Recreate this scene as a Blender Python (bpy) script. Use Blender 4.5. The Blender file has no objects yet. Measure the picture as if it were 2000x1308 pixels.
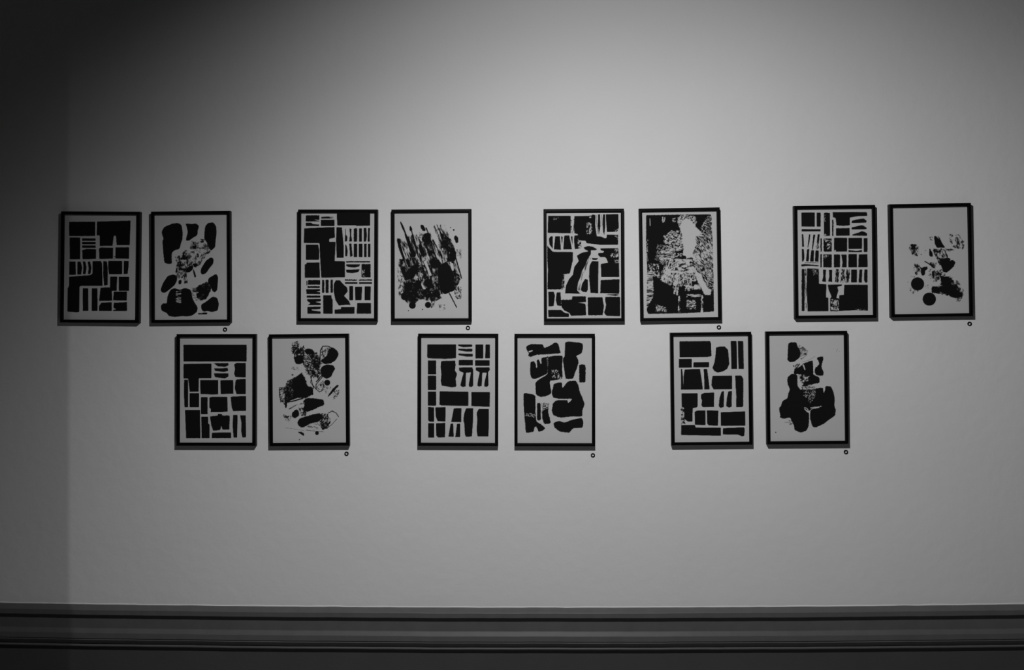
import bpy, math, random
import numpy as np

sc = bpy.context.scene
C = sc.collection
EYE = 1.9                      # eye height above the floor; the wall is the plane y = 0
ALB, DADO, RAIL, PAPER = 0.72, 0.066, 0.104, 0.51     # paint and paper reflectances
# beams: aim on the wall (x, z from eye level), half angle, blend, strength
A1 = (0.6408, -0.9218, 1.2159, 0.7747, 0.7*1.39)
A2 = (2.7406, -12.126, 1.4008, 0.8311, 0.7*1.93)
SHARE = 0.3
FLX, FLY = -0.2288, 0.20

# ---------------- camera, world, exposure ----------------
cam = bpy.data.cameras.new('camera')
cam.sensor_fit = 'HORIZONTAL'; cam.sensor_width = 36.0
cam.lens = 1944.0 / 2000.0 * 36.0
cam_ob = bpy.data.objects.new('camera', cam); C.objects.link(cam_ob)
def rot_mat(yaw, tilt, roll):
    from mathutils import Matrix
    return Matrix.Rotation(yaw, 3, 'Z') @ Matrix.Rotation(tilt, 3, 'X') @ Matrix.Rotation(roll, 3, 'Y')
R = rot_mat(math.radians(1.1898), math.radians(0.4704), math.radians(0.2838)) @ rot_mat(0, math.pi/2, 0)
cam_ob.matrix_world = R.to_4x4()
cam_ob.location = (0.0, -3.8603, EYE)
sc.camera = cam_ob

world = bpy.data.worlds.new('world'); sc.world = world
world.use_nodes = True
bg = world.node_tree.nodes['Background']
bg.inputs[0].default_value = (1, 1, 1, 1)
bg.inputs[1].default_value = 0.003
vs = sc.view_settings
vs.view_transform = 'Standard'; vs.look = 'None'; vs.gamma = 1.0; vs.use_curve_mapping = False
vs.exposure = 0.0

# the gallery spotlights, high in front of the wall
LAMP = (0.037, -1.921, 1.353 + EYE)
PCAL = 1.0
def spot(name, dx, aim, half, blend, inten, parent):
    l = bpy.data.lights.new(name, 'SPOT')
    l.spot_size = min(2*half, math.pi); l.spot_blend = blend; l.shadow_soft_size = 0.001
    l.energy = inten * 4*math.pi*math.pi / ALB * PCAL
    l.color = (1, 1, 1)
    o = bpy.data.objects.new(name, l); C.objects.link(o)
    from mathutils import Vector
    p = Vector((LAMP[0]+dx, LAMP[1], LAMP[2]))
    d = Vector((aim[0], 0, aim[1]+EYE)) - Vector(LAMP)
    o.rotation_euler = d.to_track_quat('-Z', 'Y').to_euler()
    o.location = p
    if parent:
        o.parent = parent
        o.location = p - parent.location
    return o


# ---------------- helpers ----------------
def mat(name, col, rough=0.6, spec=0.5, metallic=0.0, nscale=None, namp=0.0, bump=0.0, bscale=60.0, bdist=0.001):
    m = bpy.data.materials.new(name); m.use_nodes = True
    nt = m.node_tree; b = nt.nodes['Principled BSDF']
    b.inputs['Roughness'].default_value = rough
    b.inputs['Specular IOR Level'].default_value = spec
    b.inputs['Metallic'].default_value = metallic
    tc = nt.nodes.new('ShaderNodeTexCoord')
    n = nt.nodes.new('ShaderNodeTexNoise'); n.inputs['Scale'].default_value = nscale or 8.0
    n.inputs['Detail'].default_value = 5.0
    nt.links.new(tc.outputs['Object'], n.inputs['Vector'])
    mr = nt.nodes.new('ShaderNodeMapRange')
    mr.inputs['To Min'].default_value = 1-namp; mr.inputs['To Max'].default_value = 1+namp
    mr.inputs['From Min'].default_value = .3; mr.inputs['From Max'].default_value = .7
    nt.links.new(n.outputs['Fac'], mr.inputs['Value'])
    mx = nt.nodes.new('ShaderNodeVectorMath'); mx.operation = 'SCALE'
    mx.inputs[0].default_value = (col, col, col)
    nt.links.new(mr.outputs[0], mx.inputs['Scale'])
    nt.links.new(mx.outputs[0], b.inputs['Base Color'])
    if bump:
        n2 = nt.nodes.new('ShaderNodeTexNoise'); n2.inputs['Scale'].default_value = bscale
        n2.inputs['Detail'].default_value = 6.0
        nt.links.new(tc.outputs['Object'], n2.inputs['Vector'])
        bp = nt.nodes.new('ShaderNodeBump'); bp.inputs['Strength'].default_value = bump
        bp.inputs['Distance'].default_value = bdist
        nt.links.new(n2.outputs['Fac'], bp.inputs['Height'])
        nt.links.new(bp.outputs[0], b.inputs['Normal'])
    return m

def mesh_ob(name, verts, faces, m, parent=None, smooth=False):
    me = bpy.data.meshes.new(name); me.from_pydata([tuple(v) for v in verts], [], faces); me.update()
    for mm in (m if isinstance(m, (list, tuple)) else [m]): me.materials.append(mm)
    if smooth: me.shade_smooth()
    o = bpy.data.objects.new(name, me); C.objects.link(o)
    if parent: o.parent = parent
    return o

def box(x0, y0, z0, x1, y1, z1):
    v = [(x, y, z) for x in (x0, x1) for y in (y0, y1) for z in (z0, z1)]
    f = [(0,1,3,2),(4,6,7,5),(0,4,5,1),(2,3,7,6),(0,2,6,4),(1,5,7,3)]
    return v, f

def tag(o, label=None, cat=None, group=None, kind=None):
    if label: o['label'] = label
    if cat: o['category'] = cat
    if group: o['group'] = group
    if kind: o['kind'] = kind
    return o

M_WALL = mat('white_plaster_paint', ALB, rough=.75, spec=.15, nscale=3.0, namp=.012, bump=.35, bscale=22, bdist=.004)
M_DADO = mat('dark_wall_paint', DADO, rough=.6, spec=.2, nscale=6.0, namp=.05, bump=.3, bscale=60, bdist=.002)
M_RAIL = mat('dark_gloss_rail_paint', RAIL, rough=.5, spec=.25, nscale=20.0, namp=.06, bump=.3, bscale=90, bdist=.001)
M_FRAME = mat('black_lacquered_frame', .002, rough=.42, spec=.09, nscale=40, namp=.1)
M_BOARD = mat('grey_backing_board', .25, rough=.9, nscale=30, namp=.1)
M_RING = mat('black_marker_rubber', .0012, rough=.6, spec=.1, nscale=80, namp=.1)
M_FLOOR = mat('pale_concrete_floor', .38, rough=.6, nscale=4, namp=.15, bump=.2, bscale=30)
M_METAL = mat('black_track_metal', .02, rough=.4, nscale=50, namp=.1)

def paper_mat():
    m = bpy.data.materials.new('printed_paper'); m.use_nodes = True
    nt = m.node_tree; b = nt.nodes['Principled BSDF']
    at = nt.nodes.new('ShaderNodeAttribute'); at.attribute_name = 'ink'
    tc = nt.nodes.new('ShaderNodeTexCoord')
    n = nt.nodes.new('ShaderNodeTexNoise'); n.inputs['Scale'].default_value = 9; n.inputs['Detail'].default_value = 4
    nt.links.new(tc.outputs['Object'], n.inputs['Vector'])
    cr = nt.nodes.new('ShaderNodeMapRange')
    cr.inputs['From Min'].default_value = .3; cr.inputs['From Max'].default_value = .7
    cr.inputs['To Min'].default_value = PAPER*.985; cr.inputs['To Max'].default_value = PAPER*1.015
    nt.links.new(n.outputs['Fac'], cr.inputs['Value'])
    mx = nt.nodes.new('ShaderNodeMix'); mx.data_type = 'FLOAT'
    nt.links.new(at.outputs['Fac'], mx.inputs[0])
    nt.links.new(cr.outputs[0], mx.inputs[2])
    mx.inputs[3].default_value = .0085
    nt.links.new(mx.outputs[0], b.inputs['Base Color'])
    b.inputs['Roughness'].default_value = .85; b.inputs['Specular IOR Level'].default_value = .05
    return m
M_PAPER = paper_mat()

# ---------------- the setting ----------------
# long wall: pale plaster above the dado rail, dark paint below
def sag(x):                       # the old rail sags a little in the middle of the wall
    return -0.018 * max(0.0, 1 - ((x-.0)/2.1)**2)
RZ = EYE - 1.0045                 # height of the rail's top where it is level
XS = [-5 + .25*i for i in range(41)]
def strip_wall():
    v, f, mi = [], [], []
    for x in XS:
        v += [(x, 0, -0.0), (x, 0, RZ-.1+sag(x)), (x, 0, 4.2)]
    n = len(v)
    v += [(x, .25, z) for (x, y, z) in v]
    for i in range(len(XS)-1):
        a = 3*i
        f += [(a, a+3, a+4, a+1), (a+1, a+4, a+5, a+2)]; mi += [1, 0]
        f += [(n+a, n+a+1, n+a+4, n+a+3), (n+a+1, n+a+2, n+a+5, n+a+4), (a+2, a+5, n+a+5, n+a+2), (a, n+a, n+a+3, a+3)]; mi += [1, 0, 0, 1]
    e = 3*(len(XS)-1)
    f += [(0, 1, n+1, n), (1, 2, n+2, n+1), (e, n+e, n+e+1, e+1), (e+1, n+e+1, n+e+2, e+2)]; mi += [1, 0, 1, 0]
    o = mesh_ob('wall_back', v, f, [M_WALL, M_DADO])
    o.data.polygons.foreach_set('material_index', mi)
    return tag(o, 'pale plaster gallery wall painted dark below the moulded dado rail', kind='structure')
strip_wall()

# dado rail profile: (out from the wall, down from the top) in mm
PROF = [(0, 0), (6, -1.5), (27, -14), (28.5, -16), (28.5, -33), (27, -35), (14, -37), (14, -40), (14.5, -88), (16, -91), (22, -99), (25, -103),
        (26, -105), (26, -124), (25, -126), (22.5, -126.5), (22.5, -129), (24.5, -129.8), (25.5, -131), (24.5, -132.6),
        (18, -136), (12, -143), (9.5, -150), (10, -152), (13, -153), (14.5, -155.5), (14, -158.5), (11, -161), (5, -163), (0, -165)]
def dado_rail():
    rng = random.Random(4)
    xs = [-5 + .02*i for i in range(501)]
    v, f = [], []; n = len(PROF)
    w1 = [rng.uniform(0, 6.28) for _ in range(6)]
    for x in xs:
        wob = .0006*math.sin(x*9+w1[0]) + .0004*math.sin(x*23+w1[1]) + .0003*math.sin(x*57+w1[2])
        for k, (d, h) in enumerate(PROF):
            ww = wob*1.6 if k == 0 else wob*.5
            v.append((x, -d/1000 + (.001 if d == 0 else 0), RZ + h/1000 + sag(x) + ww))
    for i in range(len(xs)-1):
        for k in range(n-1):
            a = i*n+k; f.append((a, a+1, a+n+1, a+n))
        f.append((i*n+n-1, i*n, i*n+n, i*n+2*n-1))
    f.append(tuple(range(n))[::-1]); f.append(tuple((len(xs)-1)*n+k for k in range(n)))
    o = mesh_ob('trim_1', v, f, M_RAIL)
    tag(o, 'dark moulded dado rail running along the wall below the framed prints', kind='structure')
    # plaster filler bead where the wall paint meets the rail
    v, f = [], []
    for i, x in enumerate(xs):
        t = .0022 + .0012*math.sin(x*31+w1[3])*math.sin(x*7+w1[4]) + rng.uniform(-.0005, .0006)
        z = RZ + sag(x) - .0004
        v += [(x, .001, z+t+.003), (x, -.0018, z+t), (x, -.0022, z), (x, .001, z-.003)]
    for i in range(len(xs)-1):
        for k in range(3):
            a = 4*i+k; f.append((a, a+1, a+5, a+4))
        f.append((4*i+3, 4*i, 4*i+4, 4*i+7))
    f.append((3, 2, 1, 0)); e = 4*(len(xs)-1); f.append((e, e+1, e+2, e+3))
    o = mesh_ob('trim_2', v, f, M_WALL)
    tag(o, 'uneven bead of pale plaster along the top of the dark rail', kind='structure')
dado_rail()

v, f = box(-5, -7, -.1, 5, 0.25, 0)
tag(mesh_ob('floor', v, f, M_FLOOR), 'grey gallery floor', kind='structure')

# ---------------- the lamp: unseen track spotlight, plus an added second lamp and blocking flap ----------------
def build_lamp():
    root = bpy.data.objects.new('track_spotlight', None); C.objects.link(root)
    root.location = LAMP
    tag(root, 'unseen black track spotlight with an added second lamp and beam-blocking flap, above and before the wall', 'spotlight')
    def add(name, vf, mm=M_METAL):
        return mesh_ob(name, vf[0], vf[1], mm, root)
    add('housing', box(-.07, -.14, .0, .14, -.05, .10))
    add('track_mount', box(.02, -.11, .10, .05, -.08, .30))
    # flap added out of view so the weaker lamp misses the wall's left end
    v, f = box(FLX-.002, -.1, -.35, FLX, FLY, .12)
    add('added_beam_blocker', (v, f))
    return root
lamp_root = build_lamp()
spot('spotlight_beam', 0.0, A1[0:2], A1[2], A1[3], A1[4], lamp_root)
spot('spotlight_beam', 0.0, A2[0:2], A2[2], A2[3], A2[4], lamp_root)
spot('spotlight_beam', -.04, A1[0:2], A1[2], A1[3], A1[4]*SHARE/(1-SHARE), lamp_root)  # added second lamp: a share of both beams for the flap to cut
spot('spotlight_beam', -.04, A2[0:2], A2[2], A2[3], A2[4]*SHARE/(1-SHARE), lamp_root)

# ---------------- ink pictures ----------------
HW, HH, GS = 0.1460, 0.2090, 0.00138          # half size of the paper and the grid step of the ink coverage, metres
NX, NZ = int(2*HW/GS)+1, int(2*HH/GS)+1
gx = np.linspace(-HW, HW, NX)*1e4; gz = np.linspace(-HH, HH, NZ)*1e4      # in tenths of a millimetre
GX, GZ = np.meshgrid(gx, gz)
def vnoise(x, y, seed):
    ix = np.floor(x).astype(np.int64); iy = np.floor(y).astype(np.int64)
    fx = x-ix; fy = y-iy; fx = fx*fx*(3-2*fx); fy = fy*fy*(3-2*fy)
    def h(a, b):
        q = (a*374761393 + b*668265263 + seed*1274126177) & 0xffffffff
        q = ((q ^ (q >> 13))*1103515245) & 0xffffffff
        q = (q ^ (q >> 16)) & 0xffff
        return q/65535.0
    a = h(ix, iy)*(1-fx) + h(ix+1, iy)*fx; b = h(ix, iy+1)*(1-fx) + h(ix+1, iy+1)*fx
    return a*(1-fy) + b*fy
def fbm(x, y, seed):
    return (vnoise(x, y, seed)*.55 + vnoise(x*2.1+7, y*2.1+3, seed+1)*.3 + vnoise(x*4.3+1, y*4.3+9, seed+2)*.15)
def sdf(P, X, Y):
    d = np.full(X.shape, 1e18); s = np.ones(X.shape)
    n = len(P)
    for i in range(n):
        ax, ay = P[i]; bx, by = P[i-1]
        ex, ey = bx-ax, by-ay; wx, wy = X-ax, Y-ay
        t = np.clip((wx*ex+wy*ey)/max(ex*ex+ey*ey, 1e-9), 0, 1)
        dx, dy = wx-ex*t, wy-ey*t; d = np.minimum(d, dx*dx+dy*dy)
        c1 = Y >= ay; c2 = Y < by; c3 = ex*wy > ey*wx
        s = np.where((c1 & c2 & c3) | (~c1 & ~c2 & ~c3), -s, s)
    return s*np.sqrt(d)
def seg(P, X, Y):
    d = np.full(X.shape, 1e18)
    for (ax, ay), (bx, by) in zip(P, P[1:]):
        ex, ey = bx-ax, by-ay; wx, wy = X-ax, Y-ay
        t = np.clip((wx*ex+wy*ey)/max(ex*ex+ey*ey, 1e-9), 0, 1)
        d = np.minimum(d, (wx-ex*t)**2+(wy-ey*t)**2)
    return np.sqrt(d)
def sm(v): v = np.clip(v, 0, 1); return v*v*(3-2*v)
def soften(P, organic, op):
    # round the corners of an ink shape: a little for cut blocks, more for poured blots
    for _ in range(2 if organic or op == 'R' else 1):
        Q = []
        for i in range(len(P)):
            (ax, ay), (bx, by) = P[i], P[(i+1) % len(P)]
            L = math.hypot(bx-ax, by-ay)+1e-6
            t = min(.19, 36/L) if organic else min(.28, 16.0/L)
            Q += [(ax+(bx-ax)*t, ay+(by-ay)*t), (bx-(bx-ax)*t, by-(by-ay)*t)]
        P = Q
    return P
def paint(lines, seed, organic):
    ink = np.zeros(GX.shape)
    # shared wobble of the hand-torn and rolled edges
    w = lambda s, k: (fbm(GX/s, GZ/s, seed*31+k)-.5)*2
    wx1, wy1 = w(45, 1), w(45, 5); wx2, wy2 = w(20, 9), w(20, 13)
    w3 = np.abs(w(26, 21))*16 - 5          # scalloped edge of pressed, tacky ink
    for n, ln in enumerate(lines):
        t = ln.split(); op = t[0]; num = []
        while ',' not in t[1+len(num)]: num.append(float(t[1+len(num)]))
        P = [tuple(map(float, q.split(','))) for q in t[1+len(num):]]
        pad = 40 + (num[0] if op in 'CLK' else 0)
        xs = [p[0] for p in P]; ys = [p[1] for p in P]
        i0, i1 = np.searchsorted(gx, [min(xs)-pad, max(xs)+pad]); j0, j1 = np.searchsorted(gz, [min(ys)-pad, max(ys)+pad])
        if i1 <= i0 or j1 <= j0: continue
        sl = (slice(j0, j1), slice(i0, i1)); X, Y = GX[sl], GZ[sl]
        if op in 'NM':
            dens, sx, sy, ang = num
            d = sdf(P, X+wx1[sl]*26+wx2[sl]*10, Y+wy1[sl]*26+wy2[sl]*10)
            c, s = math.cos(math.radians(ang)), math.sin(math.radians(ang))
            u, v = (X*c - Y*s)/sx, (X*s + Y*c)/sy
            nn = fbm(u, v, seed*77+n*5)
            z = (nn-.5)/.17; uni = 1/(1+np.exp(-1.7*z))
            edge = sm(.5 - d/44)
            loc = dens*edge*1.0
            cov = sm((loc-uni)/(.85 if op == 'N' else .6)+.40)*np.clip(edge*3, 0, 1)
            if op == 'N': cov = 1-(1-cov)**1.8
        elif op == 'C':
            d = np.hypot(X-P[0][0]+wx1[sl]*2, Y-P[0][1]+wy1[sl]*2)-num[0]; cov = sm(.5-d/9)
        elif op in 'LK':
            d = seg(P, X+wx2[sl]*4, Y+wy2[sl]*4)-num[0]*(1+.35*wx1[sl]); cov = sm(.5-d/9)
        else:
            a, b = ((7.0, 10.0) if organic and seed > 3 else (3.0, 2.0)) if op == 'P' else ((9.0, 10.0) if op == 'R' else (6.0, 4.0))
            P = soften(P, organic, op)
            d = sdf(P, X+wx1[sl]*a+wx2[sl]*b, Y+wy1[sl]*a+wy2[sl]*b) - (3.5 if organic and op != 'E' else 0) + (w3[sl] if organic and seed > 3 and op in 'PR' else 0); cov = sm(.5-d/9)
        if op in 'EKM': ink[sl] = ink[sl]*(1-cov)
        else: ink[sl] = np.maximum(ink[sl], cov)
    return ink
def print_mesh(ink):
    co = np.zeros((NX*NZ, 3), np.float32)
    co[:, 0] = GX.ravel()/1e4; co[:, 2] = GZ.ravel()/1e4
    me = bpy.data.meshes.new('print')
    a = (np.arange(NZ-1)[:, None]*NX + np.arange(NX-1)[None, :]).ravel()
    q = np.stack([a, a+1, a+NX+1, a+NX], 1).astype(np.int32)
    # four border walls give the sheet its thickness
    nv = NX*NZ
    cor = np.array([[-HW, -HH], [HW, -HH], [HW, HH], [-HW, HH]])
    back = np.array([[x, .0006, z] for x, z in cor], np.float32)
    co = np.vstack([co, back])
    c4 = [0, NX-1, NX*NZ-1, NX*(NZ-1)]
    extra = np.array([[nv+3, nv+2, nv+1, nv]] , np.int32)
    q = np.vstack([q, extra])
    me.vertices.add(len(co)); me.vertices.foreach_set('co', co.ravel())
    me.loops.add(q.size); me.loops.foreach_set('vertex_index', q.ravel())
    me.polygons.add(len(q)); me.polygons.foreach_set('loop_start', np.arange(0, q.size, 4, dtype=np.int32))
    me.update(calc_edges=True)
    at = me.attributes.new('ink', 'FLOAT', 'POINT')
    at.data.foreach_set('value', np.concatenate([ink.ravel(), np.zeros(4)]).astype(np.float32))
    me.materials.append(M_PAPER)
    return me

# ---------------- frames ----------------
OW, OH = 0.155, 0.2167; FACE = 0.0118; DEPTH = 0.022
def frame_mesh():
    # moulding profile: (in from the outer edge, out from the wall), swept round the four mitres
    pr = [(0, 0.0), (0, DEPTH-.002), (.0006, DEPTH-.0006), (.002, DEPTH), (FACE-.0025, DEPTH), (FACE-.0008, DEPTH-.0006), (FACE, DEPTH-.002),
          (FACE, .0135), (FACE-.002, .0128), (FACE-.004, .0128), (FACE-.004, 0.0)]
    v, f = [], []; n = len(pr)
    for (sx, sz) in ((-1, -1), (1, -1), (1, 1), (-1, 1)):
        for (i, d) in pr: v.append((sx*(OW-i), -d, sz*(OH-i)))
    for c in range(4):
        for k in range(n):
            a = c*n+k; b = c*n+(k+1) % n; a2 = ((c+1) % 4)*n+k; b2 = ((c+1) % 4)*n+(k+1) % n
            f.append((a, a2, b2, b))
    me = bpy.data.meshes.new('frame'); me.from_pydata(v, [], f); me.materials.append(M_FRAME); me.update()
    return me
FM = frame_mesh()
bv, bf = box(-OW+.0082, -.0112, -OH+.0082, OW-.0082, -.0015, OH-.0082)
BM = bpy.data.meshes.new('backing_board'); BM.from_pydata(bv, [], bf); BM.materials.append(M_BOARD)

FR = [(-1.6837, 0.3042, -0.0122), (-1.3276, 0.3025, 0.0015), (-0.7544, 0.3049, -0.0073), (-0.3901, 0.3027, -0.0021), (0.1989, 0.2996, -0.0014), (0.5686, 0.3003, 0.0088), (1.1612, 0.3058, 0.004), (1.526, 0.3098, 0.0094), (-1.2295, -0.1755, -0.0043), (-0.8672, -0.177, 0.0045), (-0.2893, -0.1788, -0.0064), (0.0838, -0.1811, -0.0044), (0.6852, -0.1783, 0.0058), (1.051, -0.1759, 0.004)]
LABELS = [
 'darkest framed print, far left of the upper row, tight grid of ink blocks',
 'black framed print of rounded black stone-like shapes ringing a speckled grey middle, upper row',
 'black framed print with a stepped black mass and two rows of short vertical strips',
 'black framed print of slanting brushes and tools smeared into a black tangle',
 'black framed print packed with ink blocks around a slanting white-edged column',
 'black framed print almost filled with black around a pale ghostly fan of ribs',
 'black framed print of blocks with three stacked knife-like shapes at its upper right',
 'black framed print at the far right, two solid black discs below smudges',
 'black framed print with one wide black bar across the top over smaller blocks',
 'black framed print of torn overlapping sponge-like prints leaning to the right, lower row',
 'black framed print of cleanly spaced blocks with pairs of small legged table shapes',
 'black framed print of big ragged slabs with one short upright bar at its right edge',
 'black framed print of clean blocks with a lone bulging pear-shaped blot near the top',
 'black framed print of one large black clump below a separate block',
]
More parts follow.
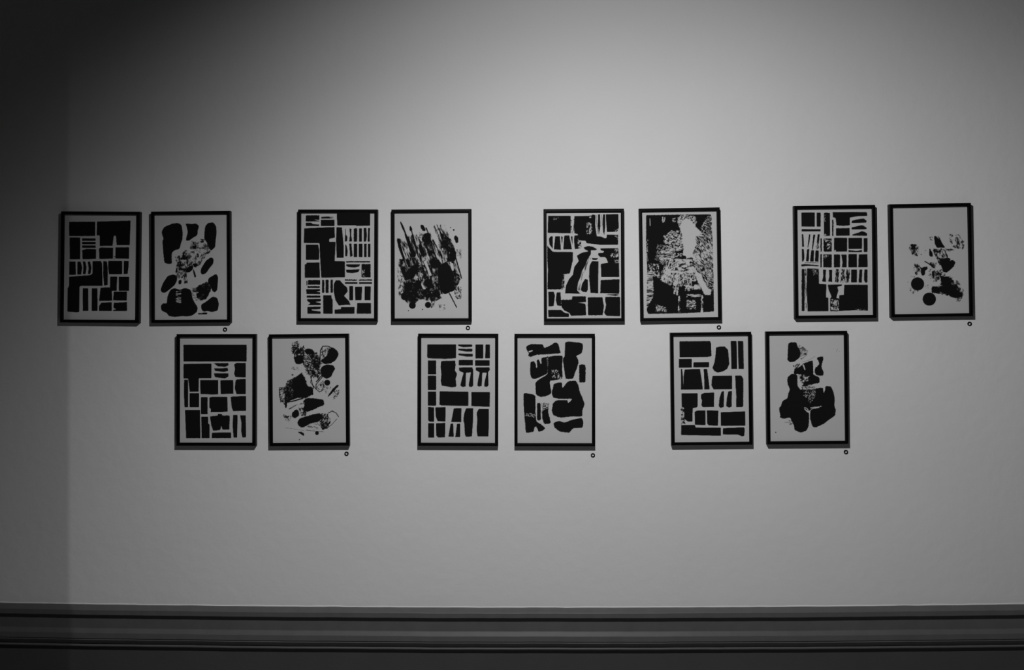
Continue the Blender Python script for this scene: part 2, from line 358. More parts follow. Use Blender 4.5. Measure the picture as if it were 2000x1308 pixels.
ART_DATA = """
#
P -1270,1771 -241,1776 -235,1218 -1264,1213
P -171,1784 1153,1829 1129,866 609,863 582,1230 497,1229 455,839 -57,829 -62,1242 -177,1241
P -1245,1159 -824,1161 -815,305 -1235,303
P -754,1127 -215,1130 -213,1027 -753,1024
P -753,986 -213,989 -212,897 -752,894
P -751,852 -212,855 -210,752 -750,749
P -745,665 -576,712 -191,706 -194,324 -726,305
P -83,733 1,776 479,763 476,335 -63,324
P 571,786 1110,789 1107,331 564,343
N .5 38 38 0 490,450 602,450 603,336 491,335
P -1250,219 -995,220 -982,-304 -1244,-305
P -926,213 -795,213 -730,-16 -774,-291 -928,-292
P -718,233 -609,214 -561,-15 -597,-275 -712,-264 -684,-15
P -517,215 -425,223 -368,-14 -404,-274 -504,-263 -483,-52
P -332,235 -1,248 46,142 79,-729 -792,-734 -830,-773 -827,-1743 -927,-1767 -1302,-1739 -1300,-822 -1247,-745 -1251,-382 -989,-353 -411,-312 -327,-243
P 92,249 238,227 271,-10 279,-697 133,-717 89,-240
P 284,250 839,261 844,-266 320,-269 287,-10
P 900,261 1100,254 1088,-5 1059,-254 898,-266
P 368,-361 649,-359 635,-917 435,-918 365,-812
P -1,-795 461,-773 443,-926 466,-1300 -54,-1318 -30,-1005
P 707,-370 1118,-368 1124,-914 712,-916
P 520,-944 1040,-941 1032,-1296 493,-1288
P 43,-1379 447,-1361 451,-1708 -57,-1712 -52,-1501
P 525,-1383 1044,-1349 1048,-1704 497,-1708 497,-1651 624,-1642 507,-1574
P -706,-826 -483,-824 -473,-1714 -697,-1716
P -352,-824 -121,-822 -111,-1712 -342,-1713
#
P -1153,1423 -1057,1574 -730,1705 -518,1722 -384,1645 -339,1358 -348,1091 -406,939 -464,710 -657,666 -772,560 -773,293 -766,141 -908,123 -1062,181 -1099,525 -1136,1022 -1085,1117 -1154,1289
P -230,1701 38,1679 192,1697 307,1600 249,1429 236,1239 36,1126 -79,1032 -214,1033 -194,1166 -136,1356 -173,1547
P 545,1579 653,1712 864,1737 978,1575 989,1308 949,1004 937,775 763,624 687,777 611,949 504,1103 517,1351
N .32 83 83 0 -3,1012 573,1083 763,624 455,359 378,131 147,-57 -83,-17 -197,289 -81,631
N .75 76 95 0 17,993 189,991 207,705 54,668
N .6 53 76 40 418,550 571,587 764,776 763,624 494,321 321,342
N .9 61 61 0 362,1085 497,1084 477,931 381,913
N .62 53 83 0 -619,407 -465,462 -273,652 -138,651 -122,-17 -199,-207 -162,-627 -278,-664 -315,-397 -546,-471 -641,-242 -601,63
P -507,-510 -392,-492 -400,-656 -508,-670
P -199,-55 -64,51 78,58 51,-95 -84,-208 -230,-207
P 32,134 224,152 262,56 109,-19
P 51,-57 127,-172 184,-382 126,-420 77,-248
P 377,-59 570,244 762,376 869,318 857,127 722,-24 568,-251 414,-296 357,-212
P -1219,-886 -1122,-620 -929,-335 -699,-280 -584,-338 -565,-509 -662,-699 -893,-888 -1028,-990 -1162,-982
P -777,-851 -662,-814 -451,-892 -278,-809 -86,-856 -10,-933 27,-1200 122,-1392 237,-1564 217,-1735 25,-1886 -206,-1923 -359,-1903 -666,-1939 -897,-1899 -973,-1784 -1184,-1687 -1210,-1496 -1106,-1394 -972,-1422 -951,-1155 -855,-927
M .42 114 30 0 -605,-929 -413,-930 -415,-1388 -607,-1386
P 663,-443 971,-266 1047,-408 1027,-636 1006,-903 910,-997 815,-939 758,-748 643,-633
N .98 151 114 0 144,-820 605,-557 797,-596 757,-939 564,-1242 334,-1298 200,-1202
N .45 151 30 0 10,-819 259,-821 257,-1297 27,-1238
M .4 151 23 0 47,-972 259,-935 258,-1050 47,-1067
P 372,-1470 564,-1357 833,-1149 1005,-1208 1069,-1437 1022,-1703 792,-1758 639,-1719 447,-1737 379,-1622
P 255,-1793 409,-1805 447,-1775 620,-1776 600,-1852 408,-1843 263,-1850
#
R -1268,1953 -733,1953 -732,1709 -1267,1709
E -950,1777 -721,1770 -724,1732
P -1267,1663 -1045,1663 -988,1610 -739,1599 -739,1530 -1266,1530
P -664,1892 -397,1903 -130,1876 -339,1853 -167,1823 -664,1815
P -679,1777 -144,1777 -143,1530 -678,1530
P -54,2028 1243,2028 1245,1541 692,1534 692,1560 -33,1549 -53,1808
P -1331,1446 -739,1473 -136,1496 -126,1077 -336,1039 -347,925 -95,925 -106,590 -131,180 270,165 272,-466 -655,-475 -695,172 -729,864 -1340,872
P -1263,811 -774,811 -727,552 -741,217 -1261,217
P -1298,50 -1230,57 -1230,114 -722,126 -701,-475 -1296,-483
P -71,1484 147,1484 178,1199 218,781 220,302 -55,294 -80,933
P 273,1446 299,1427 308,1199 362,1123 351,933 256,925 274,1199
P 437,1446 521,1427 514,1161 553,933 427,925 461,1199
R 605,1446 742,1446 744,922 606,922
P 810,1446 932,1446 922,1199 934,925 812,925
P 989,1458 1100,1458 1124,1161 1094,925 999,925
P 1161,1458 1245,1458 1227,1199 1239,925 1151,925
P 275,838 332,781 379,553 353,344 277,362
P 427,857 523,857 543,629 570,363 468,325 447,629
P 607,849 744,849 746,325 609,325
P 805,849 950,849 952,325 807,325
P 1007,849 1114,849 1115,325 1009,325
P 1159,849 1262,849 1264,325 1161,325
R 308,172 1257,173 1257,116 308,115
P 316,51 869,51 831,-36 641,-86 412,-63 316,-18
P 305,-162 850,-146 794,-253 565,-302 336,-276
R 914,59 1273,59 1274,-465 916,-466
M .4 30 45 0 927,-169 1041,-169 1042,-454 928,-454
R 261,-538 749,-538 749,-595 261,-595
R 814,-538 1328,-537 1328,-594 814,-595
P 269,-645 765,-644 765,-716 269,-717
P 814,-644 1328,-644 1329,-716 814,-716
R -1170,-563 -693,-562 -692,-748 -1169,-749
R -1227,-589 -1189,-589 -1188,-779 -1226,-780
R -1188,-802 -699,-802 -699,-878 -1188,-878
P -1245,-924 -699,-912 -691,-988 -843,-1015 -691,-1037 -690,-1121 -1225,-1114
R -1217,-1167 -683,-1167 -682,-1254 -1217,-1255
P -1205,-1304 -659,-1292 -670,-1395 -880,-1418 -670,-1463 -658,-1539 -1185,-1548 -1071,-1464 -1193,-1388
P -1192,-1608 -658,-1596 -688,-1699 -1032,-1711 -993,-1749 -669,-1786 -668,-1874 -1184,-1875
R -624,-551 -532,-551 -530,-1064 -622,-1064
R -483,-551 -364,-550 -362,-1064 -481,-1064
R -292,-543 -197,-543 -195,-1063 -290,-1064
P -158,-702 -82,-569 71,-569 224,-740 358,-854 385,-1006 244,-1177 436,-1385 501,-1537 341,-1530 36,-1557 -98,-1348 -176,-968
P 437,-800 590,-800 592,-1355 439,-1355
P 662,-823 948,-823 920,-1347 676,-1355
P 1043,-807 1283,-807 1274,-1354 1034,-1347
P -576,-1151 -251,-1151 -239,-1291 -201,-1310 -199,-1873 -573,-1873
P -131,-1709 113,-1697 120,-1614 658,-1605 647,-1871 -130,-1873
P 752,-1453 1293,-1453 1295,-1870 731,-1871
#
N .66 49 170 -20 -937,1143 -595,1198 -329,855 -347,1159 -62,1271 278,624 280,1307 432,1231 659,1115 886,545 979,14 1111,-480 996,-783 806,-971 502,-1122 274,-1083 -182,-1195 -524,-1270 -790,-1572 -1170,-1267 -1093,-584 -1244,24 -1281,214 -710,325
N .5 45 227 -20 -1356,1050 -1165,1049 -900,820 -710,325 -1091,175 -1243,480
N .35 53 151 -20 53,1574 508,1572 735,1001 886,621 430,623
N .82 76 98 -20 -1243,252 -596,325 -483,20 277,17 274,-1083 -182,-1271 -524,-1345 -714,-1572 -1170,-1267 -1017,-585 -1282,24
N .4 53 53 0 -1320,-355 -1092,-356 -1018,-1192 -1284,-1191
P -1229,1695 -1183,1702 -1088,1523 -1043,1390 -956,1162 -880,1085 -748,705 -596,476 -634,325 -729,325 -854,592 -994,1010 -1070,1314 -1134,1429
P -852,1522 -803,1522 -746,1408 -765,1343 -709,1198 -633,932 -550,628 -482,286 -539,324 -615,628 -709,857 -784,1313 -853,1370
P -1356,1050 -1242,1049 -1196,821 -1034,175 -1091,175 -1299,746
P -481,856 -405,836 -284,551 -262,361 -330,323 -425,438 -501,666
N .9 68 151 -20 -404,1197 -138,1271 -24,1195 50,625 201,169 -27,170 -253,741 -348,817
P -423,1577 -328,1576 -233,1405 -252,1329 -347,1348 -423,1463
P -309,1158 -138,1290 -43,1157 -25,929 -177,892
L 25 -214,1454 -119,1233 51,663 220,169
L 15 51,967 278,548 429,168
L 13 109,1536 280,1155 430,623 513,168
L 11 204,1308 355,927
L 28 318,1364 476,851 696,394
L 26 629,1085 810,659 886,469 1156,-499
P 239,-21 581,148 808,-175 864,-592 882,-972 502,-1122 332,-969 238,-438
P -1092,-356 -711,21 -521,-17 -559,-207 -712,-510 -1055,-584
N .85 114 114 0 393,1003 735,1039 962,469 923,166 619,129 392,624
C 129 -1067,-1211
C 136 -752,-1542
C 121 -144,-1529
C 151 -542,-776
C 167 -142,-683
C 159 -903,-813
P -122,171 278,245 391,16 201,-97 11,-96
P 734,603 886,602 942,204 657,148
N .9 91 91 0 732,-175 1073,-366 1111,-593 996,-783 882,-972 769,-592
N .85 91 91 0 -979,-888 -599,-890 -524,-1345 -790,-1572 -942,-1268
N .8 91 91 0 -333,-967 275,-969 388,-1273 122,-1386 -334,-1346
L 23 654,-1028 805,-1313 964,-1624
P 880,1133 944,1160 1039,1057 1031,886 943,848 917,962 879,1020
C 23 736,1468
C 34 861,1372
N .6 30 45 -10 902,-782 1148,-859 1147,-1295 957,-1294 882,-1085
N .35 61 61 0 255,-1500 539,-1539 539,-1747 311,-1747
N .4 38 61 0 962,621 1152,620 1132,241 999,317
C 23 -905,-1750
C 23 -361,-1706
N .6 45 45 0 -30,-1309 198,-1310 45,-1613 -31,-1651
E -331,172 -217,171 -122,-57 10,-399 -104,-399 -179,-133
E -378,-587 -333,-777 -211,-910 -333,-929 -409,-739
E 733,91 828,90 865,-175 808,-232 714,15
M .5 45 114 -20 -502,-169 -332,-360 -408,-587 -750,-548 -636,-358
M .4 38 151 -20 392,661 506,661 657,319 581,167 429,206
N .3 76 76 0 -556,1274 -328,1272 -329,855 -519,856
N .25 114 114 0 -1319,176 -1091,-15 -1092,-356 -1320,-280
#
P -1369,1923 -492,1913 -502,1232 -1394,1260
M .3 76 15 0 -1172,1891 -964,1890 -965,1738 -1173,1739
N .38 61 98 0 -507,1792 -349,1791 -351,1231 -510,1232
P -360,1905 188,1909 453,1945 451,1521 506,1124 675,1104 826,1035 883,1057 883,1178 1336,1176 1323,779 636,783 108,850 78,937 -42,949 -212,965 -230,1204 -362,1231 -372,1564
M .4 45 61 0 111,1637 319,1636 317,1201 110,1202
E 218,1879 301,1878 282,1818 225,1825
P 324,1957 407,1957 451,1521 480,1200 374,1181
L 8 483,1937 518,1483 555,1218
P 558,1967 641,1967 647,1482 593,1180 541,1521
L 6 698,1955 715,1520
P 747,1966 830,1966 836,1519 796,1160 744,1293 731,1671
P 856,1965 1339,1970 1356,1440 1299,1289 895,1273 866,1670
M .3 30 30 0 1167,1366 1337,1403 1335,987 1203,1101
P -1346,1040 -1270,1134 -1194,1134 -1196,630 -1328,813
P -1100,1133 -918,1132 -875,602 -1158,615
P -880,1132 -805,1112 -837,772
P -752,1150 -552,1156 -452,618 -792,613
P -503,1111 -427,1129 -428,770
P -363,1148 -223,1166 -212,939 -99,919 -89,654 -346,618 -375,921
M .5 45 45 0 -231,920 -80,919 -82,635 -214,636
R -1411,775 -1310,661 -1197,528 -414,512 -423,164 -481,-63 -539,-319 -796,-345 -881,-931 -1410,-928 -1388,-209 -1413,321
N .6 53 53 0 -879,-363 -747,-364 -749,-912 -881,-931
P -6,692 183,747 372,708 522,613 447,576 277,577 276,425 162,256 67,10 -66,-216 -124,-443 -238,-707 -258,-971 -127,-1104 -731,-1083 -692,-780 -577,-535 -426,-365 -368,-63 -197,163 -271,371 -82,484 182,539 32,616
N .3 38 227 15 106,313 276,312 180,-66 -48,-367 -164,-972 -277,-971 -276,-744 -124,-443
P -126,-953 -68,-708 46,-527 159,-557 157,-936 100,-1049 -43,-1029
P 218,-28 313,160 566,151 553,-1089 251,-1068 197,-444
P 313,281 559,265 483,197 332,206
P 636,650 1333,654 1358,306 1366,-469 669,-465 652,45 935,100 879,233 823,309 634,310 552,386 559,469 748,479 786,536 654,574
M .45 26 23 0 1031,459 1351,457 1351,306 1030,308
M .4 23 30 0 1201,628 1345,627 1344,495 1201,496
M .45 30 30 0 1181,193 1373,192 1372,79 1180,80
R 649,-567 1377,-545 1363,-1111 628,-1081
P 817,-1139 1231,-1118 1382,-1149 1231,-1194
R 816,-1222 1401,-1225 1397,-1980 851,-1959 776,-1845 814,-1694 853,-1543 816,-1354
R 145,-1238 722,-1233 740,-1430 777,-1581 719,-1939 153,-1937
R -448,-1197 81,-1200 80,-1427 -241,-1444 61,-1483 89,-1937 -508,-1953 -564,-1840 -771,-1744 -884,-1574 -883,-1328 -467,-1330
P -1380,-1023 -1165,-1013 -1116,-1157 -1167,-1572 -1367,-1590
P -1052,-1043 -900,-1036 -876,-1574 -1035,-1554 -1091,-1346
P -1383,-1715 -884,-1717 -734,-1839 -583,-1858 -583,-1998 -1377,-1995
#
R -1271,1926 85,1922 1212,1915 1248,1771 1271,865 1292,-268 1286,-1832 779,-1863 27,-1890 -1252,-1890 -1306,-1738 -1265,-229 -1286,905
M 1.4 45 45 0 119,1676 252,1768 457,1690 623,1441 826,1249 787,1118 598,1064 650,799 552,536 436,274 266,220 175,429 144,883 92,1186 21,1451
M .6 34 26 0 -87,1793 122,1922 610,1857 682,1629 527,1330 2,1414
M .55 53 26 0 -605,1121 -301,1305 113,1299 177,580 -125,509 -498,704 -608,895
M .25 38 26 0 -835,823 -236,624 -244,58 -697,-11 -957,220
M .5 83 23 -10 -745,557 -198,624 -128,320 -394,136 -826,161
M .7 76 76 0 141,694 555,687 702,496 807,-34 620,45 398,274 136,354
M .42 26 83 -35 598,1064 1275,1129 1314,-42 807,-34 477,500 632,799
M .35 23 34 -30 1099,1887 1343,1883 1328,864 974,1096 829,1400
M .6 68 23 0 565,1367 865,1286 937,1078 598,1064
M .42 23 98 -35 473,273 957,-36 1295,-41 1290,-343 1018,-942 911,-564 616,-257
M .3 30 38 -35 971,869 1328,864 1299,-1022 1017,-1018
M .85 98 34 8 -548,-107 -211,-245 277,-271 618,-106 653,-258 426,-360 -25,-380 -550,-258
M .7 106 68 0 -130,169 472,160 579,-219 -136,-246
M .8 114 23 0 -167,208 435,198 452,115 -168,125
M .45 30 61 20 -391,287 -92,207 -175,-321 -702,-313 -584,-12
K 11 -336,248 -426,23 -531,-202
K 9 -221,360 -300,97 -343,-243
K 8 -169,57 -204,-245
K 9 -512,-240 -629,-465 -743,-576
K 11 -381,-299 -479,-505 -519,-693
K 11 -269,-338 -329,-545 -363,-790
K 11 -146,-378 -161,-623 -170,-1000
K 11 -18,-380 -22,-682
K 11 117,-382 142,-722
K 9 246,-365 279,-630 324,-894
K 9 370,-359 415,-594 442,-783
K 8 483,-312 573,-559
M .45 38 45 0 -700,-237 578,-257 610,-635 268,-856 -370,-809 -744,-614
M .6 76 91 0 -550,-240 -325,-318 -367,-620 -595,-730 -781,-576
M .55 61 91 0 -270,-395 -44,-398 -75,-1190 -263,-1150
M 1.1 76 76 -30 578,-257 802,-373 1019,-867 1205,-1021 1165,-1190 939,-1186 794,-864 611,-559
M .55 83 68 0 175,-817 796,-713 868,-978 190,-1024
M .55 189 23 0 -1302,-190 -1039,-232 -1035,-1214 -1325,-1738
M .4 45 45 40 -1261,36 -809,29 -743,-539 -1079,-420
M .3 23 53 0 -1322,981 -1209,980 -1227,-229 -1340,-227
M .7 30 114 0 -76,-1228 -8,-1229 -25,-1870 -93,-1869
M .8 38 76 0 796,-1203 872,-1204 854,-1883 779,-1882
M .5 53 23 0 241,-1384 598,-1389 593,-1728 236,-1723
K 8 -1122,1791 -1119,1507
M .7 30 61 0 -650,1840 -538,1838 -541,1630 -654,1632
M .4 30 30 0 -945,-1517 -534,-1674 -536,-1825 -950,-1800
M .5 114 23 0 245,-1157 790,-1165 788,-1260 243,-1252
M .4 38 38 0 60,280 156,429 -50,470 -128,283
M .35 34 26 0 -275,1796 -143,1794 -145,1643 -277,1645
P -72,244 134,184 97,279 -52,338
#
P -1242,1918 -726,1912 -732,1366 -1248,1372
P -659,1911 -502,1909 -508,1363 -665,1365
P -1242,1277 -516,1269 -517,1179 -1243,1187
P -382,1889 -296,1907 -147,1886 -157,1002 -392,997
M .4 23 53 0 -382,1870 -323,1870 -326,1531 -386,1531
M .5 30 30 0 -391,1080 -305,1079 -306,996 -392,997
P -53,1923 1254,1908 1283,1757 879,1743 610,1701 606,1400 352,1380 91,1405 57,1696 -36,1716
P 672,1576 803,1612 990,1647 1140,1664 1250,1569 1231,1494 671,1489
P 669,1324 837,1359 987,1395 1099,1401 1247,1306 1239,1242 668,1241
P 684,1049 928,1121 1059,1176 1171,1145 1263,1080 1262,993 702,1000
R -75,1633 -19,1633 -26,993 -82,993
P 67,1300 598,1302 594,1001 64,1007
P -1240,1089 -1177,1088 -1152,598 -1235,592
P -960,1086 -904,1066 -945,784 -1003,540 -1022,597
P -803,1065 -717,1064 -769,783 -817,482 -855,482
P -631,1075 -548,1081 -582,743 -672,744
N .5 45 61 0 -679,744 -582,743 -593,461 -724,462
P -1247,524 -1161,504 -1146,146 -1196,15 -1241,34
P -1041,503 -959,521 -971,145 -991,24 -1091,40
P -885,464 -772,462 -792,22 -935,24
P -724,451 -593,449 -606,9 -748,22
L 9 -1122,-16 -599,-25
P -1272,-78 -1123,-65 -600,-115 -600,-161 -1011,-141 -1266,-161
R -528,923 -468,922 -474,395 -534,396
R -408,910 -91,907 -97,399 -414,402
M .42 61 38 0 -364,891 -91,869 -93,737 -163,475 -256,476
P -8,932 496,927 490,392 -14,398
E 5,454 50,465 49,397 4,390
P 541,926 1064,920 1059,488 536,493
P 535,452 864,418 1058,454 1057,367 535,373
P 1123,912 1273,910 1266,369 1117,370
R -539,309 -475,309 -481,-207 -545,-206
R -427,297 -98,293 -104,-211 -432,-207
M .3 38 38 0 -427,289 -146,286 -335,138 -428,139
R -23,292 220,290 214,-214 -29,-212
P 257,289 470,280 464,-217 277,-215 306,-20
P 534,298 862,294 856,-221 528,-218
P 929,282 1265,290 1267,-218 901,-214
P -444,-283 -321,-295 -343,-540 -327,-766 -487,-745 -436,-539
P -220,-296 -86,-298 -100,-542 -91,-768 -252,-747 -201,-541
N .85 38 91 0 52,-288 165,-289 148,-789 21,-769
N .6 38 76 0 258,-275 400,-276 394,-792 207,-790
N .85 34 83 0 463,-292 579,-293 558,-793 420,-792
P 631,-294 855,-296 849,-796 625,-794
P 949,-297 1061,-298 1036,-810 905,-797
P 1135,-299 1258,-300 1252,-800 1166,-811 1112,-705
P -1050,-231 -601,-255 -600,-830 -316,-848 -334,-1360 -248,-1368 -246,-1895 -1050,-1895 -1077,-984
M .3 23 114 0 -863,-271 -639,-273 -678,-461 -828,-497
R -1259,-248 -1143,-249 -1162,-1878 -1278,-1877
N .35 38 114 0 -1181,-267 -1069,-269 -1076,-1879 -1180,-1878
P -272,-871 289,-866 269,-922 101,-958 136,-1109 90,-1259 58,-1390 152,-1391 135,-1898 -190,-1895 -185,-1406 -128,-1332 -237,-1067
P 363,-878 1266,-887 1254,-1890 800,-1860 135,-1891 164,-1278 340,-1261
M .42 45 45 0 -147,-1407 151,-1485 146,-1861 -171,-1858
M .5 114 15 0 800,-1822 1248,-1826 1247,-1872 799,-1867
#
C 254 -496,-899
C 254 -60,-1488
N .55 53 68 0 -805,608 -525,641 -397,489 -459,171 -644,192 -771,382
N .8 76 76 0 -749,626 -525,634 -472,453 -715,419
N .4 53 76 -30 747,996 1082,991 1264,800 1295,424 1145,389 850,506 743,771
N .8 53 91 0 1060,803 1134,802 1109,427 997,429
N .8 38 91 0 1206,651 1300,724 1295,424 1220,406
P 162,923 232,930 408,739 480,625 589,480 403,476 254,478 183,667
P 300,947 355,890 462,663 388,702
P -25,464 48,369 119,199 62,125 -31,164
N .6 76 76 0 -36,878 151,931 110,762 -1,783
N .6 61 98 -20 105,443 551,436 694,96 392,-125 247,65 175,217
N .7 61 30 20 552,474 922,392 735,320 587,360
N .9 83 83 0 248,103 545,98 540,-165 390,-237 281,-85
P 392,-125 507,61 693,77 786,38 729,-36 878,-1 958,-96 892,-245 779,-356 609,-485 480,-445 445,-313
N .55 45 68 0 -613,-146 -426,-112 -376,-451 -546,-561 -617,-372
P -464,-130 -337,-301 -280,-264 -112,-229 -95,-324 -208,-397 -211,-566 -315,-583 -376,-451 -356,-338
L 21 -202,-40 -73,-117 92,-251
N .7 61 61 0 -16,-81 244,-85 166,-309 55,-270
N .8 91 76 0 34,-419 387,-425 439,-651 232,-798 85,-683
N .4 53 53 0 -95,-305 611,-391 531,-690 82,-833 -64,-681
N .9 76 61 0 384,-613 755,-619 1263,-1339 1112,-1450 520,-1328 38,-1246 42,-1020 377,-988
P 382,-688 532,-634 718,-656 787,-919 1006,-1148 1226,-1339 1187,-1413 963,-1466 741,-1406 669,-1293 483,-1309 434,-914
P 22,-1103 153,-1048 376,-1026 525,-1009 633,-1255 484,-1252 336,-1213 205,-1267 39,-1170
N .6 45 45 0 891,-1371 1225,-1376 1110,-1600 998,-1598
N .24 114 114 0 792,-657 1049,-811 1266,-1189 1190,-1263 898,-959
N .6 53 45 0 1026,-1054 1156,-1075 1136,-1187 1043,-1186
N .3 61 61 0 -733,-595 -509,-599 -735,-708
N .25 114 114 0 -834,-1044 -482,-1162 -484,-1275 -745,-1271
N .25 61 61 0 -229,524 -81,446 -196,298
N .3 53 53 0 -218,-979 43,-945 3,-1076 -220,-1054
C 19 -338,233
C 15 -856,-826
#
P -1310,1755 1169,1753 1170,1095 -1308,1096
P -1308,1009 -208,1016 -211,453 -705,445 -712,-73 -1060,-84 -1123,430 -1307,437
P -131,1039 455,1039 455,943 329,894 41,905
P -112,841 118,833 424,856 455,734 272,689 -73,734
P -119,639 455,639 456,506 310,438 -73,487
P 673,981 769,1050 1132,1050 1133,476 731,487 674,620 712,810
P -1280,392 -1127,399 -1117,-682 -1266,-682 -1291,-65
P -1068,-126 -692,-126 -691,-681 -1067,-682
P -655,384 58,384 59,-179 -186,-186 -639,-171
P 138,373 643,384 656,-159 151,-171
P 732,373 808,411 1137,422 1138,-171 771,-171 701,50
P -623,-286 -355,-285 -354,-947 -622,-947
P -294,-301 -186,-270 419,-274 427,-855 -243,-871 -231,-749 -293,-692
P 541,-274 656,-255 1146,-239 1147,-824 638,-832 580,-673
P -1247,-781 -653,-780 -635,-1883 -1199,-1884
P -606,-1046 -338,-1046 -330,-1320 -280,-1339 -279,-1883 -597,-1883
R -269,-1035 45,-996 45,-932 198,-939 217,-996 512,-996 497,-1547 218,-1555 179,-1395 141,-1566 -146,-1593 -223,-1358
P -184,-1662 563,-1653 567,-1881 -199,-1882
P 638,-977 818,-977 804,-1858 659,-1858 620,-1395
P 906,-988 1139,-988 1148,-1850 1003,-1858 957,-1623 964,-1281
#
N .6 38 38 20 -686,1841 -457,1915 -362,1800 -519,1307 -690,1423
P -498,1554 -326,1591 -346,1401 -488,1391
L 19 -218,1704 -307,1495
P -192,1551 -20,1607 151,1548 238,1376 54,1359 -136,1387
P -614,1270 -366,1344 -251,1343 -234,1077 -349,994 -521,1003
N .7 34 34 0 -251,1381 359,1337 509,1032 355,768 -26,809 -254,925
N .85 53 53 0 129,1111 472,1108 432,881 355,768 127,884
L 19 415,1147 437,1526 534,1689 743,1687 895,1598
L 15 -498,1535 -595,1270 -482,1155
L 13 -178,886 11,733 86,504
L 17 48,505 158,48
P 761,1542 896,1655 1085,1520 1153,1368 1044,1160 853,1021 585,986 434,1128 587,1221 703,1334
N .55 34 53 20 476,1640 819,1637 739,1182 472,1146
P 470,881 662,974 928,952 1011,800 926,687 848,498 657,416 467,539 431,729
C 117 694,271
N .7 53 53 0 -179,810 508,804 352,426 48,505 -142,620
L 23 467,539 275,313
L 15 86,504 46,277 235,47
L 17 505,501 255,199 254,28 386,-87 501,-31 548,159
N .92 45 45 -20 -870,361 -525,510 -295,660 -144,430 -70,164 159,86 157,-180 -150,-329 -454,-251 -723,-400 -953,-588 -1124,-435 -1197,60 -948,133
R -929,95 -525,491 -295,652 -182,393 -89,164 139,48 118,-179 -150,-310 -455,-308 -723,-400 -933,-455 -1046,-246 -1025,-18
M .05 34 34 0 -1139,135 -641,283 -645,-249 -1029,-474
L 11 -870,323 -525,491 -295,660
L 13 -986,96 -1177,90 -1180,-207 -1124,-473
P -971,-436 -876,-475 -897,-703 -962,-683
R -150,-329 155,-332 384,-364 544,-392 573,-601 343,-675 114,-787 -116,-861 -267,-746 -190,-594 -265,-480
L 19 -802,-741 -533,-592 -151,-500
L 26 -914,-475 -647,-439 -264,-328
R -688,-894 -535,-743 -421,-820 -422,-1010 -575,-1104 -690,-1046
N .6 61 61 0 -458,-668 -152,-671 -154,-898 -345,-897
N .45 61 61 0 -420,-706 -115,-709 -155,-1012 -422,-1010
R -481,-1237 -385,-1105 -194,-1050 189,-939 418,-903 493,-1093 339,-1244 33,-1298 -196,-1429 -311,-1466 -444,-1389
N .75 45 53 30 342,-902 722,-943 834,-1248 680,-1512 489,-1548 376,-1320
N .85 53 53 0 491,-1283 796,-1285 642,-1512 527,-1511
L 17 730,-905 876,-831 1028,-908 1122,-1053
L 9 1056,-1136 872,-1343 642,-1512
L 9 -159,-1562 184,-1603 526,-1632
L 8 263,-1243 376,-1396 453,-1245 568,-1208
C 76 278,-1680
P -484,-1636 -332,-1626 -218,-1695 -230,-1790 -351,-1713
P 1075,192 1150,153 1035,41 901,-110 709,-298 748,-185 883,4
N .4 34 34 0 920,-34 1187,1 1148,-188 917,-452
N .22 34 34 0 578,120 883,118 729,-185 577,-107
N .5 34 53 -30 -1033,-967 -689,-1008 -806,-1235 -958,-1196
L 4 -979,-1469 -655,-1502 -198,-1589
N .25 114 38 20 -158,-1354 338,-1320 336,-1566 -121,-1506
C 23 -410,-1932
N .3 38 38 0 -713,891 -407,926 -408,774 -676,777
N .3 38 38 0 -715,625 -524,586 -678,511
N .45 34 45 0 504,349 656,271 539,-31 349,-30 273,123
N .7 53 53 0 -630,1726 -173,1646 -176,1152 -596,1194
N .9 53 53 0 -22,1417 284,1452 510,1108 355,806 127,960
M .5 38 76 60 -1178,21 -987,-18 -971,-398 -1105,-397
M .55 53 30 -20 -762,-590 -265,-404 -189,-519 -687,-666
#
P -1200,1754 -81,1756 -87,1210 -497,1187 -1180,1208 -1211,1292
P -12,1748 526,1749 556,1704 526,1651 185,1642 -5,1691
P -4,1589 337,1578 545,1586 557,1529 534,1469 337,1468 3,1521
P 3,1400 565,1386 565,1276 337,1272 4,1332
P 663,1749 973,1750 974,1205 663,1204
P 1057,1750 1227,1750 1228,1209 1039,1208 1049,1485
P -1180,1133 -853,1133 -852,588 -1179,587
P -1182,542 -852,542 -851,-18 -1181,-19
P -1177,-72 -851,-71 -850,-624 -1176,-625
P -1169,-670 -933,-685 -932,-1245 -1099,-1245 -1167,-1189
P -1167,-1299 -924,-1298 -923,-1858 -1166,-1859
P -667,1103 -535,1119 -117,1123 -98,953 -124,744 -41,612 -97,423 -70,158 -96,101 -267,89 -647,157 -677,346 -655,611 -686,876
P 19,1150 573,1151 573,939 20,938
P 648,1143 1217,1144 1217,917 649,916
P 27,858 547,871 585,765 586,159 529,102 415,114 408,197 490,670 301,651 294,121 169,98 82,158 131,385 206,651 35,726
P 672,860 1210,872 1229,766 1164,690 1173,161 1116,104 1002,123 1021,312 1104,652 937,660 915,141 794,114 737,160 775,425 831,671 679,746
P -722,-63 397,-76 398,-628 -645,-620 -729,-582
P 507,-87 1230,-89 1223,-664 508,-635
P -888,-685 -482,-676 -492,-1236 -795,-1226 -872,-1037
P -860,-1301 -492,-1281 -506,-1849 -775,-1857 -851,-1774
P -171,-720 133,-712 122,-1261 -272,-1250
P -295,-1319 -189,-1299 -165,-1829 -377,-1818
P -45,-1318 84,-1310 85,-1828 -112,-1840
P 303,-719 587,-711 577,-1240 540,-1807 305,-1827 259,-1733 236,-1298 198,-1204 228,-939
P 796,-740 1193,-739 1194,-1276 1176,-1805 752,-1807 714,-1580 740,-1164 713,-899
#
R -1102,1678 -913,1772 -460,1753 -403,1610 -233,1678 32,1836 145,1772 239,1405 -7,1405 -233,1375 -725,1356 -933,1270 -1027,1319 -989,1432 -1065,1508
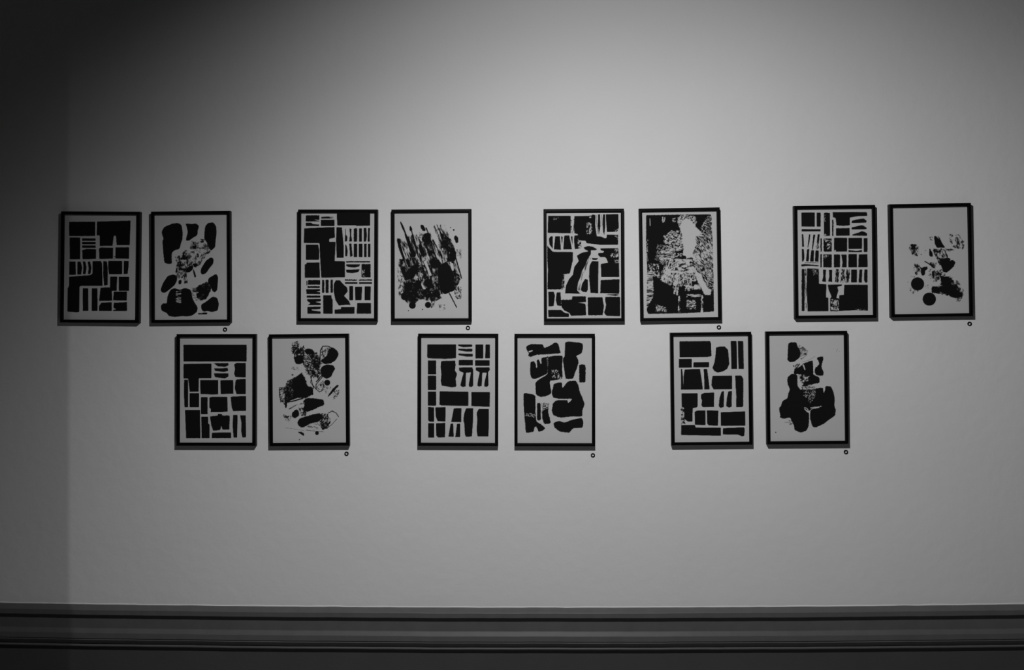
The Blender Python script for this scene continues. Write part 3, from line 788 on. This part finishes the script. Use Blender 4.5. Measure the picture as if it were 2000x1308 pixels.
E -1008,1489 -857,1534 -838,1496 -989,1444
R 409,1829 522,1866 900,1828 1070,1798 1096,1677 1050,1413 824,1318 899,1186 918,1035 785,657 710,431 427,412 370,808 314,1186 390,1300
R -933,1073 -800,1111 -732,997 -717,846 -668,846 -687,1149 -611,1186 -543,997 -498,997 -517,1224 -309,1281 -290,884 -272,638 -612,468 -839,411 -933,544 -944,733
R -233,1281 31,1318 314,1318 287,884 313,431 -121,355 -196,336 -159,128 -121,-136 -348,-250 -575,-269 -726,-174 -744,279 -612,393 -272,601 -253,884
N .6 76 23 0 -309,1281 -214,1281 -215,657 -309,657
M .4 34 45 0 -120,771 106,771 257,431 -83,468
M .4 34 34 0 181,506 370,506 370,393 181,393
E -189,325 -83,336 -83,242 -140,223 -65,-23 -102,-79 -166,128
R -27,242 276,298 294,53 521,336 823,355 936,129 954,-60 1049,-249 1161,-551 1067,-777 1067,-1022 671,-1023 218,-1072 -46,-986 -114,-816 -65,-514 67,-400 483,-400 520,-513 709,-343 218,-344 -46,-306 -121,-136
P 944,978 1163,978 1193,884 1192,299 955,280
R -1198,-118 -990,-144 -745,-212 -745,-816 -708,-1232 -500,-1345 -368,-1477 -425,-1552 -613,-1628 -708,-1421 -783,-1421 -802,-1610 -1105,-1667 -1150,-1195 -1198,-628
M .3 34 34 0 -1142,-892 -726,-930 -726,-1081 -1142,-1006
R -677,-507 -545,-506 -538,-1175 -677,-1175
R -481,-816 -254,-703 -235,-929 -141,-1288 -405,-1326 -481,-1081
N .55 26 34 0 -499,-514 -227,-514 -228,-854 -492,-929
R -47,-1269 180,-1193 368,-1268 670,-1155 1048,-1079 1104,-1230 1085,-1456 708,-1475 557,-1653 217,-1616 -9,-1458
#
P -1186,1829 -11,1828 26,1733 38,1243 -93,1215 -1194,1211
P -1221,1159 -721,1153 -725,807 -1225,812
P -659,1017 -58,1018 -61,815 -673,817
P 211,1581 381,1616 549,1615 679,1481 695,1236 717,935 632,748 481,655 256,608 125,678 63,791 148,1016 189,1317
P 777,1819 1002,1817 1015,1346 1015,736 790,739 782,1349
P 1047,1816 1264,1814 1269,734 1063,736
P -1147,766 -1094,765 -1068,464 -1059,-34 -1156,-33
P -1000,745 -411,758 -355,381 -308,-34 -1066,-34 -1053,463
P -275,757 -137,756 -92,378 -45,-29 -259,-34 -255,305
P 67,490 817,494 810,-37 98,-38 17,114 35,340
P 929,492 1173,490 1246,365 1233,-688 1176,-733 951,-731 964,-309 943,67
P -1135,-169 -512,-175 -518,-672 -549,-728 -707,-745 -724,-1265 -912,-1263 -1035,-1156 -1037,-742 -1130,-696
N .65 53 45 0 -1150,-741 -1018,-742 -1015,-1364 -1157,-1362
P -1165,-1389 -632,-1393 -603,-1492 364,-1508 360,-1824 -1170,-1780
P -385,-221 -242,-155 122,-151 112,-715 -324,-719 -379,-635 -350,-447 -394,-372
P 396,-135 472,-98 502,-117 487,-719 351,-755 285,-679 318,-379
P 659,-118 802,-90 787,-703 689,-751 570,-682 600,-381
P -645,-896 -550,-841 -220,-833 -227,-1405 -632,-1393
P -175,-833 275,-849 253,-1432 -107,-1421 -163,-1353
P 357,-913 1305,-884 1298,-1441 361,-1440
P 435,-1527 1241,-1497 1278,-1554 1256,-1835 1162,-1853 1013,-1784 432,-1772
#
P -682,1678 -588,1752 -364,1732 -328,1581 -218,1392 -239,1166 -447,999 -634,982 -715,1058
N .4 83 19 5 -346,1656 -141,1579 81,1408 4,1202 -222,1053
L 6 -254,1524 -123,1541
L 6 -199,1392 -106,1421
L 6 -201,1279 -70,1297 43,1352
L 4 -148,978 114,1051 340,1199
R 396,1123 490,1179 658,1189 638,1046 567,784 669,557 631,445 388,466 315,598 335,748 486,859 487,972
L 19 -450,679 -337,791 -261,903
R -111,921 245,1049 261,786 258,486 499,390 497,164 254,147 103,36 -159,38 -306,265 -266,415 -340,491 -490,529 -450,679 -262,791
E -149,902 -93,883 -32,676 -77,676
M .4 53 53 0 -377,528 108,487 143,299 -269,152 -380,265
M .4 114 23 0 -121,75 328,128 328,72 -121,38
E -396,521 -303,520 -322,453 -386,461
N .35 45 45 0 -523,906 -261,903 -300,716 -487,755
E -342,340 -230,339 -232,189 -101,150 -158,83 -327,39
N .7 61 76 0 -196,38 327,34 323,-341 133,-565 23,-414 -125,-300
R 133,-640 285,-416 307,-48 625,-13 642,-224 706,-119 719,50 925,37 1034,-197 1068,-460 1047,-723 1108,-873 1080,-1079 835,-1247 609,-1414 309,-1536 198,-1486 119,-1166 130,-903 205,-829 505,-775 487,-718 169,-753
R -734,381 -564,538 -340,491 -353,77 -272,-36 -124,-225 24,-339 95,-640 -130,-751 -57,-902 84,-978 82,-1166 67,-1466 -28,-1653 -235,-1734 -476,-1631 -493,-1462 -603,-1236 -639,-1142 -883,-1196 -1032,-1139 -1012,-1045 -1066,-819 -970,-670 -912,-501 -724,-408 -704,-221 -627,-71 -719,118
R -272,-111 28,37 326,-41 505,-718 243,-762 92,-903 -38,-846 -204,-675
M .3 34 45 0 -177,38 364,34 323,-341 133,-603 23,-414 -125,-300
M .5 91 23 0 -159,38 365,71 345,-60 -123,-75
K 9 150,-783 318,-747 486,-748
K 11 -93,-770 0,-797 55,-873
K 9 92,-903 100,-1204 135,-1410
E 505,-756 580,-719 513,-700
L 4 -847,-1328 -623,-1330
N .25 45 30 0 -771,-1197 -546,-1199 -512,-1462 -661,-1461
C 23 -1195,-1713
L 4 1145,1361 1203,1473
L 4 1239,1360 1284,1379
"""
ART = ART_DATA.strip().split('#')[1:]
for k, (x, z, a) in enumerate(FR):
    root = bpy.data.objects.new('framed_print', None); C.objects.link(root)
    root.location = (x, 0, z+EYE); root.rotation_euler = (0, -a, 0)
    tag(root, LABELS[k], 'framed print', 'black framed ink prints hung in two rows')
    for nm, me in (('frame', FM), ('backing_board', BM), ('print', print_mesh(paint([l for l in ART[k].split('\n') if l.strip()], k+1, k in (1, 3, 7, 9, 11, 13))))):
        o = bpy.data.objects.new(nm, me); C.objects.link(o); o.parent = root
        if nm == 'print': o.location = (0, -.012, 0)

# ---------------- little black rings at the lower right of each pair ----------------
def ring_mesh():
    v, f = [], []; N = 40
    pr = [(.0042, 0.0), (.0042, .0022), (.0047, .0028), (.0076, .0028), (.0082, .0022), (.0082, 0.0)]
    for i in range(N):
        t = 2*math.pi*i/N
        for r, d in pr: v.append((r*math.cos(t), -d, r*math.sin(t)))
    n = len(pr)
    for i in range(N):
        for k in range(n):
            a = i*n+k; b = i*n+(k+1) % n; a2 = ((i+1) % N)*n+k; b2 = ((i+1) % N)*n+(k+1) % n
            f.append((a, b, b2, a2))
    me = bpy.data.meshes.new('wall_ring'); me.from_pydata(v, [], f); me.materials.append(M_RING); me.update()
    return me
RM = ring_mesh()
RINGS = [(-1.1998, .0590, 'under the framed print of rounded stone-like shapes'), (-.2511, .0604, 'under the framed print of slanting brushes'), (.7190, .0573, 'under the framed print with the pale ghostly fan'),
         (1.6783, .0658, 'under the framed print with two black discs'), (-.7258, -.4262, 'under the framed print of torn sponge-like marks'), (.2306, -.4348, 'under the framed print of big ragged slabs'), (1.2027, -.4248, 'under the framed print of one large black clump')]
for x, z, where in RINGS:
    o = bpy.data.objects.new('wall_ring', RM); C.objects.link(o)
    o.location = (x, 0, z+EYE)
    tag(o, 'tiny black ring on the wall ' + where, 'ring', 'small black wall rings')
